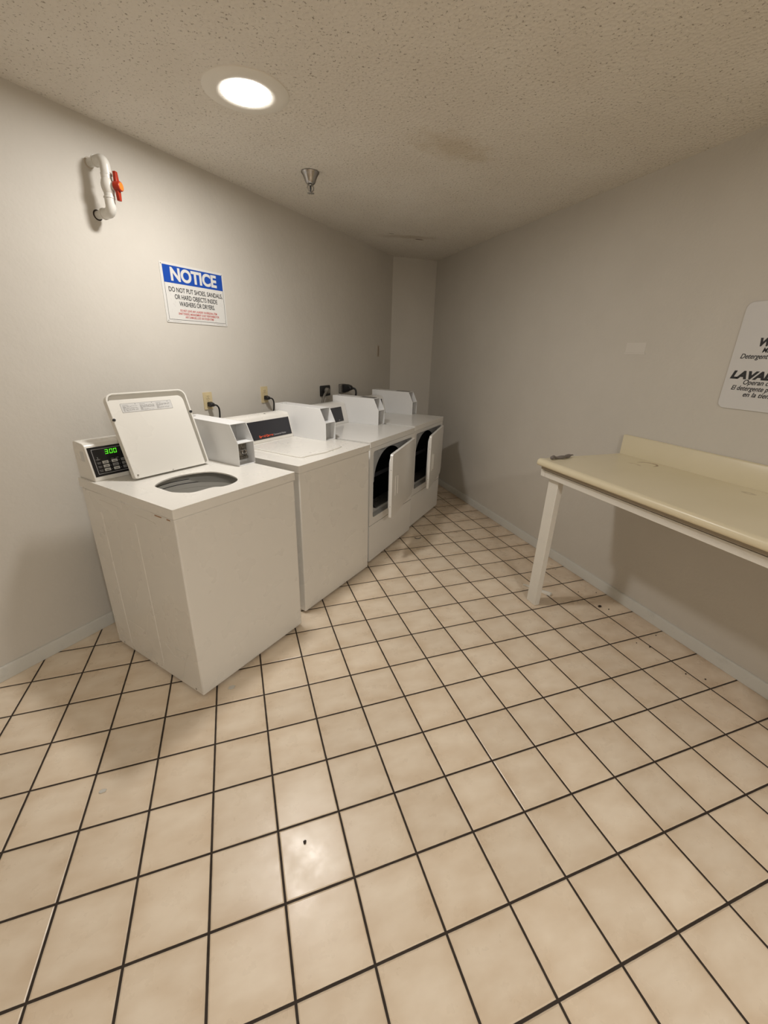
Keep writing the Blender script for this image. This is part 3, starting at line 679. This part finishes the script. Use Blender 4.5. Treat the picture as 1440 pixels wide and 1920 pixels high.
for a, b in ((S0 + 0.010, Z1 - 0.010), (S1 - 0.010, Z1 - 0.010), (S0 + 0.010, Z0 + 0.009), (S1 - 0.010, Z0 + 0.009)):
    bm = BM(); lathe(bm, [(0, 0.0012), (0.0022, 0.001), (0.003, 0)], 12, Q(a, b, 0.0035)); obj('screw', bm, M['steel'], sg, smooth=40)
bm = BM(); box(bm, 0.97, 1.03, 1.6435, 1.6447, 0.0, 0.0003, Q(0, 0, 0.0036)); box(bm, 1.29, 1.345, 1.6435, 1.6447, 0.0, 0.0003, Q(0, 0, 0.0036)); obj('fine_print', bm, M['printgrey'], sg)

# pvc pipe loop with valve
pv = empty('pipe_valve', LW(0.65, 2.079), 0, 'white PVC pipe loop with red shutoff valve high on the left wall', 'valve'); inv = Matrix.Translation(-pv.location)
def WP(s, z, d): return inv @ LW(s, z, d)
PR = 0.0165; DO = 0.110; ST, SB, ZT, ZB = 0.652, 0.647, 2.283, 2.080
bm = BM(); tube(bm, [WP(ST, ZT, -0.01), WP(ST, ZT, DO - 0.03)], PR + 0.0005, 24); tube(bm, [WP(SB, ZB, -0.01), WP(SB, ZB, DO - 0.03)], PR + 0.0005, 24)
tube(bm, [WP(ST, ZT - 0.02, DO), WP(SB, ZB + 0.02, DO)], PR, 24)
obj('pipe', bm, M['pvc'], pv, smooth=40)
def elbow(s, z, dz):
    bm = BM(); R = 0.0215; c = []
    c.append(WP(s, z, DO - 0.062)); c.append(WP(s, z, DO - 0.026))
    for k in range(9):
        a = PI / 2 * k / 8; c.append(WP(s, z + dz * 0.026 * (1 - math.cos(a)), DO - 0.026 + 0.026 * math.sin(a)))
    c.append(WP(s, z + dz * 0.060, DO))
    tube(bm, c, R, 24)
    for q, w_ in ((c[0], c[1]), (c[-1], c[-2])):
        d_ = (w_ - q).normalized(); tube(bm, [q, q + d_ * 0.006], R + 0.0022, 24)
    obj('elbow', bm, M['pvc'], pv, smooth=40)
elbow(ST, ZT, -1); elbow(SB, ZB, 1)
bm = BM(); zc = 2.181; sc_ = 0.6495
for z0, z1, r0 in ((zc + 0.048, zc + 0.028, 0.0215), (zc - 0.048, zc - 0.028, 0.0215)): tube(bm, [WP(sc_, z0, DO), WP(sc_, z1, DO)], r0, 24)
tube(bm, [WP(sc_, zc + 0.030, DO), WP(sc_, zc + 0.020, DO), WP(sc_, zc + 0.008, DO), WP(sc_, zc, DO), WP(sc_, zc - 0.008, DO), WP(sc_, zc - 0.020, DO), WP(sc_, zc - 0.030, DO)], 0.02, 24, radii=[0.0205, 0.0245, 0.0275, 0.028, 0.0275, 0.0245, 0.0205])
ax = (-N * math.cos(0.44) + T * math.sin(0.44)).normalized()
hc = WP(sc_, zc, DO)
tube(bm, [hc + ax * 0.018, hc + ax * 0.036], 0.0175, 24)
vb = obj('valve_body', bm, M['pvc'], pv, smooth=40)
hm = frame(hc + ax * 0.036, ax.cross(Vector((0, 0, 1))).normalized() * -1, (0, 0, 1), ax)
bm = BM(); prism(bm, [(-0.013, -0.006), (-0.008, -0.056), (0.008, -0.056), (0.013, -0.006), (0.013, 0.006), (0.008, 0.056), (-0.008, 0.056), (-0.013, 0.006)], 0.0, 0.014, lambda a, b, t: hm @ Vector((a, b, t)))
lathe(bm, [(0, 0.026), (0.018, 0.026), (0.020, 0.022), (0.020, -0.004), (0, -0.004)], 28, hm)
vh = obj('valve_handle', bm, M['red'], pv, bev=0.0015)
bm = BM(); lathe(bm, [(0, 0.0275), (0.0145, 0.0272), (0.0155, 0.026)], 28, hm); obj('handle_cap', bm, M['orange'], vh, smooth=40)
for s_, z_ in ((ST, ZT), (SB, ZB)):
    bm = BM(); lathe(bm, [(PR, 0.002), (PR + 0.004, 0.0015), (PR + 0.006, 0)], 28, inv @ wallm(s_, z_, 0.0002)); obj('wall_gap', bm, M['crumb'] if z_ < 2.2 else M['plate'], pv)

# duplex outlets with plugs
def outlet(s0, s1, z0, z1, label, clabel, tilt, cord_to):
    t = empty('wall_outlet', LW((s0 + s1) / 2, z0), 0, label, 'outlet'); inv = Matrix.Translation(-t.location)
    f = lambda s, z, d: inv @ wallm(s, z, d)
    sc = (s0 + s1) / 2; zc = (z0 + z1) / 2
    plate('cover_plate', rrect(s0, s1, z0, z1, 0.003, 3), [], 0.005, f(0, 0, 0.0003), M['ivory'], t, bev=0.0016)
    for dz in (0.027, -0.027):
        bm = BM(); prism(bm, rrect(sc - 0.016, sc + 0.016, zc + dz - 0.014, zc + dz + 0.014, 0.006), 0, 0.0022, lambda a, b, u: f(0, 0, 0.0050) @ Vector((a, b, u)))
        so = obj('socket', bm, M['ivory'], t, bev=0.0006)
        bm = BM()
        for ds in (-0.006, 0.006): box(bm, sc + ds - 0.001, sc + ds + 0.001, zc + dz - 0.002, zc + dz + 0.006, 0.0, 0.0003, f(0, 0, 0.0073))
        lathe(bm, [(0, 0.0003), (0.0022, 0.0002)], 10, f(sc, zc + dz - 0.008, 0.0073)); obj('socket_slot', bm, M['black'], so)
    bm = BM(); lathe(bm, [(0, 0.0012), (0.0025, 0.001), (0.003, 0)], 10, f(sc, zc, 0.0052)); obj('screw', bm, M['steel'], t, smooth=40)
    # plug and cord: their own thing
    zp = zc - 0.022
    c = empty('plug_and_cord', LW(sc, zp, 0.0075), 0, clabel, 'power cord'); inv2 = Matrix.Translation(-c.location)
    W = lambda s, z, d: inv2 @ LW(s, z, d)
    bm = BM()
    g = inv2 @ wallm(0, 0, 0)
    prism(bm, [(0.0080, zp - 0.013), (0.0080, zp + 0.014), (0.020, zp + 0.017), (0.042, zp + 0.010), (0.050, zp + 0.004), (0.050, zp - 0.008), (0.036, zp - 0.014)], -0.015, 0.015, lambda d, z, s: g @ Vector((sc + s, z, d)))
    obj('plug', bm, M['black'], c, bev=0.004, seg=3)
    bm = BM()
    path = [(sc, zp - 0.002, 0.045), (sc + 0.012, zp - 0.003, 0.062), (sc + 0.030, zp - 0.025, 0.062), (sc + 0.036, zp - 0.075, 0.055), (sc + 0.030, zp - 0.16, 0.045), (sc + 0.02, zp - 0.42, 0.04), (sc + 0.03, zp - 0.8, 0.04)]
    tube(bm, smoothpath([W(*p) for p in path], 8), 0.0052, 10); obj('cable', bm, M['black'], c, smooth=60)
outlet(1.115, 1.184, 1.126, 1.234, 'ivory duplex outlet behind the open-lid washer, nearer of two', 'black plug and cord in the ivory outlet behind the open-lid washer', 0, None)
outlet(1.642, 1.712, 1.122, 1.240, 'ivory duplex outlet above the closed washer console, farther of two', 'black plug and cord in the ivory outlet above the closed washer', 0, None)

# dryer receptacles
def receptacle(s0, s1, z0, z1, dep, mat, label):
    t = empty('dryer_outlet', LW((s0 + s1) / 2, z0), 0, label, 'outlet'); inv = Matrix.Translation(-t.location)
    g = inv @ wallm(0, 0, 0)
    bm = BM(); prism(bm, rrect(s0, s1, z0, z1, 0.010), 0.0003, dep, lambda a, b, u: g @ Vector((a, b, u))); obj('housing', bm, mat, t, bev=0.003)
    return t, g
r1, g1 = receptacle(2.392, 2.545, 1.112, 1.205, 0.012, M['black'], 'black dryer receptacle on the left wall with grey plug')
c = empty('plug_and_cord', LW(2.45, 1.16, 0.014), 0, 'grey round plug and thick cord in the black dryer receptacle', 'power cord'); inv2 = Matrix.Translation(-c.location); W = lambda s, z, d: inv2 @ LW(s, z, d)
bm = BM(); lathe(bm, [(0, 0.030), (0.020, 0.029), (0.027, 0.020), (0.028, 0.0), (0, 0)], 28, inv2 @ wallm(2.478, 1.158, 0.0125)); obj('plug', bm, M['cordgrey'], c, smooth=40)
bm = BM(); tube(bm, smoothpath([W(2.478, 1.158, 0.030), W(2.44, 1.150, 0.040), W(2.40, 1.125, 0.045), W(2.365, 1.06, 0.045), W(2.35, 0.95, 0.04), W(2.36, 0.5, 0.04)], 8), 0.010, 12); obj('cable', bm, M['cordgrey'], c, smooth=60)
r2, g2 = receptacle(2.700, 2.790, 1.120, 1.205, 0.030, M['boxgrey'], 'grey dryer receptacle with screw heads and black angled plug, nearest the far corner')
for a, b in ((2.708, 1.196), (2.708, 1.150), (2.708, 1.130), (2.780, 1.196), (2.780, 1.130)):
    bm = BM(); lathe(bm, [(0, 0.0035), (0.004, 0.003), (0.006, 0)], 12, g2 @ Matrix.Translation((a, b, 0.030))); obj('screw', bm, M['chrome'], r2, smooth=40)
c = empty('plug_and_cord', LW(2.745, 1.16, 0.031), 0, 'black angled plug and drooping cord in the dryer receptacle near the far corner', 'power cord'); inv2 = Matrix.Translation(-c.location); W = lambda s, z, d: inv2 @ LW(s, z, d); g = inv2 @ wallm(0, 0, 0)
bm = BM(); prism(bm, [(0.031, 1.125), (0.031, 1.203), (0.075, 1.205), (0.110, 1.195), (0.128, 1.180), (0.128, 1.160), (0.085, 1.140), (0.060, 1.128)], 2.720, 2.772, lambda d, z, s: g @ Vector((s, z, d))); obj('plug', bm, M['black'], c, bev=0.008, seg=3)
bm = BM(); tube(bm, smoothpath([W(2.746, 1.172, 0.12), W(2.750, 1.168, 0.150), W(2.752, 1.145, 0.165), W(2.750, 1.09, 0.158), W(2.74, 0.95, 0.09), W(2.74, 0.5, 0.05)], 8), 0.009, 12); obj('cable', bm, M['black'], c, smooth=60)

# narrow blank plate near the far corner
sl = empty('wall_plate', LW(3.49, 1.452), 0, 'tiny narrow blank plate on the left wall close to the far corner', 'wall plate'); inv = Matrix.Translation(-sl.location)
plate('frame', rrect(3.468, 3.512, 1.452, 1.566, 0.003, 3), [rrect(3.478, 3.505, 1.460, 1.556, 0.002, 3)[::-1]], 0.008, inv @ wallm(0, 0, 0.0003), M['plate'], sl, bev=0.0015)
plate('inset', rrect(3.478, 3.505, 1.460, 1.556, 0.002, 3), [], 0.002, inv @ wallm(0, 0, 0.0003), newmat('plate_inset', (0.30, 0.23, 0.17), 0.6), sl)

# ------------------------------------------------------------------ right wall: sign, tape residue
def RM(y, z, d): return frame((XR - d, y, z), (0, -1, 0), (0, 0, 1), (-1, 0, 0))
rs = empty('detergent_sign', (XR, 0.05, 1.291), 0, 'white round-cornered bilingual sign with bold black lettering on the right wall', 'sign'); inv = Matrix.Translation(-rs.location)
RQ = lambda y, z, d: inv @ RM(y, z, d)
plate('sign_board', rrect(-0.291, 0.115, 1.293, 1.764, 0.030), [], 0.004, RQ(0, 0, 0.0008), M['signgrey'], rs, bev=0.001)
for s_, y_, z_, sz, wd, bo in (('WASHERS', 0.190, 1.577, 0.046, 0.225, 0.0024), ('Machines take coins', 0.168, 1.549, 0.030, 0.20, 0.0004), ('Detergent may be bought', 0.252, 1.522, 0.030, 0.285, 0.0004),
                               ('LAVADORAS', 0.270, 1.433, 0.047, 0.345, 0.0026), ('Operan con monedas', 0.205, 1.408, 0.030, 0.245, 0.0004), ('El detergente puede comprarse', 0.250, 1.381, 0.030, 0.325, 0.0004), ('en la tienda', 0.190, 1.354, 0.030, 0.137, 0.0004)):
    text('sign_lettering', s_, sz, RQ(y_, z_, 0.0049), M['ink'], rs, width=wd, shear=0.28, bold=bo)
tp = obj('tape_residue', (lambda bm: (box(bm, -0.912, -0.776, 1.5415, 1.596, 0, 0.0012, RM(0, 0, 0.0002)), box(bm, -0.918, -0.772, 1.531, 1.541, 0, 0.0018, RM(0, 0, 0.0002)), bm)[-1])(BM()), M['patch'], bev=0.0004)
tag(tp, 'small pale rectangular paint patch on the right wall beyond the sign', 'patch')

# ------------------------------------------------------------------ folding counter
tb = empty('folding_counter', (1.96, 0.0, 0), 0, 'cream laminate counter with backsplash on a white painted wood frame', 'counter'); O_ = Vector((1.96, 0, 0)); YE = -1.30; Y0 = 0.768
inv = Matrix.Translation(-O_)
top = [(1.651, 0.9510), (1.656, 0.9525), (1.668, 0.9515), (1.690, 0.9500), (2.262, 0.9500), (2.262, 0.912), (1.652, 0.912), (1.642, 0.915), (1.637, 0.922), (1.636, 0.932), (1.639, 0.942), (1.644, 0.948)]
bm = BM(); prism(bm, top, YE, Y0, lambda a, b, t: (a, t, b))
bmesh.ops.transform(bm, matrix=inv, verts=bm.verts); o = obj('countertop', bm, M['laminate'], tb, bev=0.004, seg=3, ang=50)
o.data.transform(Matrix.Translation(O_)); o.location = (-O_.x, 0, 0)
bm = BM(); prism(bm, [(2.262, 0.913), (2.2615, 1.062), (2.266, 1.067), (2.2835, 1.067), (2.2835, 0.913)], YE, Y0, lambda a, b, t: (a - 1.96, t, b)); obj('backsplash', bm, M['laminate'], tb, bev=0.0015, ang=50)
bm = BM(); box(bm, 1.66 - 1.96, 2.26 - 1.96, YE + 0.02, Y0 - 0.020, 0.894, 0.9118); obj('build_up_board', bm, M['shadewood'], tb)
bm = BM(); box(bm, 1.70 - 1.96, 1.738 - 1.96, YE + 0.02, Y0 - 0.030, 0.842, 0.8938); obj('sub_rail', bm, M['shadewood'], tb)
bm = BM(); box(bm, 1.680 - 1.96, 1.699 - 1.96, YE + 0.02, 0.7335, 0.846, 0.8835); obj('front_rail', bm, M['whitewood'], tb, bev=0.0015)
bm = BM(); box(bm, 1.680 - 1.96, 2.262 - 1.96, 0.7345, 0.770, 0.846, 0.8835); obj('side_rail', bm, M['whitewood'], tb, bev=0.0015)
bm = BM(); box(bm, 2.245 - 1.96, 2.284 - 1.96, YE + 0.02, 0.733, 0.810, 0.8935); obj('wall_cleat', bm, M['whitewood'], tb, bev=0.0015)
for yc_ in (0.698, -1.10):
    bm = BM(); v = box(bm, 1.706 - 1.96, 1.744 - 1.96, yc_ - 0.040, yc_ + 0.040, 0.0005, 0.8415)
    for q in v:
        if q.co.z > 0.5: q.co.y -= 0.016
    obj('leg', bm, M['whitewood'], tb, bev=0.0025)

# grey crumpled thing on the counter
bm = BM(); rnd = random.Random(5); P = []; RR = []
for k in range(26):
    t = k / 25; P.append(Vector((1.690 + 0.185 * t, 0.716 + 0.030 * t + 0.007 * math.sin(t * 9), 0.9612 + 0.0022 * math.sin(t * 14)))); RR.append(0.0085 + 0.004 * math.sin(t * 17 + 1) * (0.5 + t * 0.5) if 0 < k < 25 else 0.004)
tube(bm, P, 0.01, 12, radii=RR)
P2 = [p + Vector((0.006, 0.014, -0.003 + 0.003 * math.sin(i))) for i, p in enumerate(P[3:22])]
tube(bm, P2, 0.006, 10, radii=[0.006 + 0.0025 * math.sin(i * 1.3) for i in range(19)])
for v in bm.verts: v.co += Vector((rnd.uniform(-1, 1), rnd.uniform(-1, 1), rnd.uniform(-1, 1))) * 0.0010; v.co.z = max(v.co.z, 0.9528)
cr = obj('crumpled_strip', bm, M['lint'], smooth=50); tag(cr, 'dark grey crumpled strip lying on the counter end', 'crumpled strip')

# ------------------------------------------------------------------ litter on the floor
bm = BM(); d_ = Vector((0.079, -0.153, 0)).normalized(); p_ = Vector((d_.y, -d_.x, 0)) * -1
a_ = Vector((1.800, 0.900, 0.001)); b_ = Vector((1.892, 0.724, 0.001))
vs = [a_ - p_ * 0.006, b_ - p_ * 0.016, b_ + p_ * 0.016, a_ + p_ * 0.006]; prismv = [bm.verts.new(v) for v in vs]; hi = [bm.verts.new(v + Vector((0, 0, z))) for v, z in zip(vs, (0.006, 0.022, 0.016, 0.006))]
bm.faces.new(prismv); bm.faces.new(hi[::-1])
for i in range(4): bm.faces.new((prismv[i], prismv[(i + 1) % 4], hi[(i + 1) % 4], hi[i]))
tag(obj('door_wedge', bm, M['whitewood'], bev=0.002), 'thin white wedge lying on the floor behind the counter leg', 'wedge')

def scrap(x, y, pts, h, mat, label, cat, name, group=None):
    bm = BM(); prism(bm, pts, 0.0006, h, lambda a, b, t: (x + a + (0.3 * t), y + b, t))
    o = obj(name, bm, mat, bev=0.0004); return tag(o, label, cat, group)
scrap(-0.142, 0.509, [(-0.017, -0.006), (-0.004, -0.012), (0.010, -0.010), (0.016, 0.004), (0.004, 0.010), (-0.012, 0.008)], 0.004, M['scrap'], 'torn pale wrapper scrap on the tiles before the open-lid washer', 'scrap', 'wrapper_scrap')
scrap(-0.586, 0.126, [(-0.012, -0.003), (-0.004, -0.008), (0.010, -0.005), (0.012, 0.004), (-0.002, 0.007), (-0.010, 0.004)], 0.004, M['scrap'], 'white paper fleck on the tiles at lower left of the open-lid washer', 'scrap', 'paper_fleck')
scrap(0.079, -0.271, [(-0.004, -0.005), (0.002, -0.006), (0.005, 0.003), (0.001, 0.006), (-0.005, 0.004)], 0.004, M['crumb'], 'black speck in the middle of the glossy highlight tile', 'speck', 'black_speck')
bm = BM(); tube(bm, smoothpath([(1.372, 1.842, 0.004), (1.380, 1.822, 0.004), (1.400, 1.815, 0.005), (1.424, 1.828, 0.004)], 6), 0.003, 8)
tag(obj('curled_thread', bm, M['cordgrey'], smooth=60), 'short brown curled thread on the tiles in front of the far dryer', 'thread')
scrap(2.110, 0.522, [(-0.010, -0.006), (0.004, -0.010), (0.010, 0.000), (0.002, 0.008), (-0.008, 0.006)], 0.008, M['crumb'], 'largest black crumb on the tiles under the cream counter', 'crumb', 'black_crumb')
rnd = random.Random(11)
for k in range(11):
    y = rnd.uniform(-0.2, 1.3); x = rnd.uniform(2.0, 2.255) ; r = rnd.uniform(0.0025, 0.005)
    pts = [(r * rnd.uniform(0.6, 1.3) * math.cos(a), r * rnd.uniform(0.6, 1.3) * math.sin(a)) for a in (0, 1.2, 2.4, 3.6, 4.9)]
    scrap(x, y, pts, 0.004, M['crumb'], 'tiny dark crumb on the tiles along the right baseboard', 'crumb', 'floor_crumb', 'crumbs along the right baseboard')
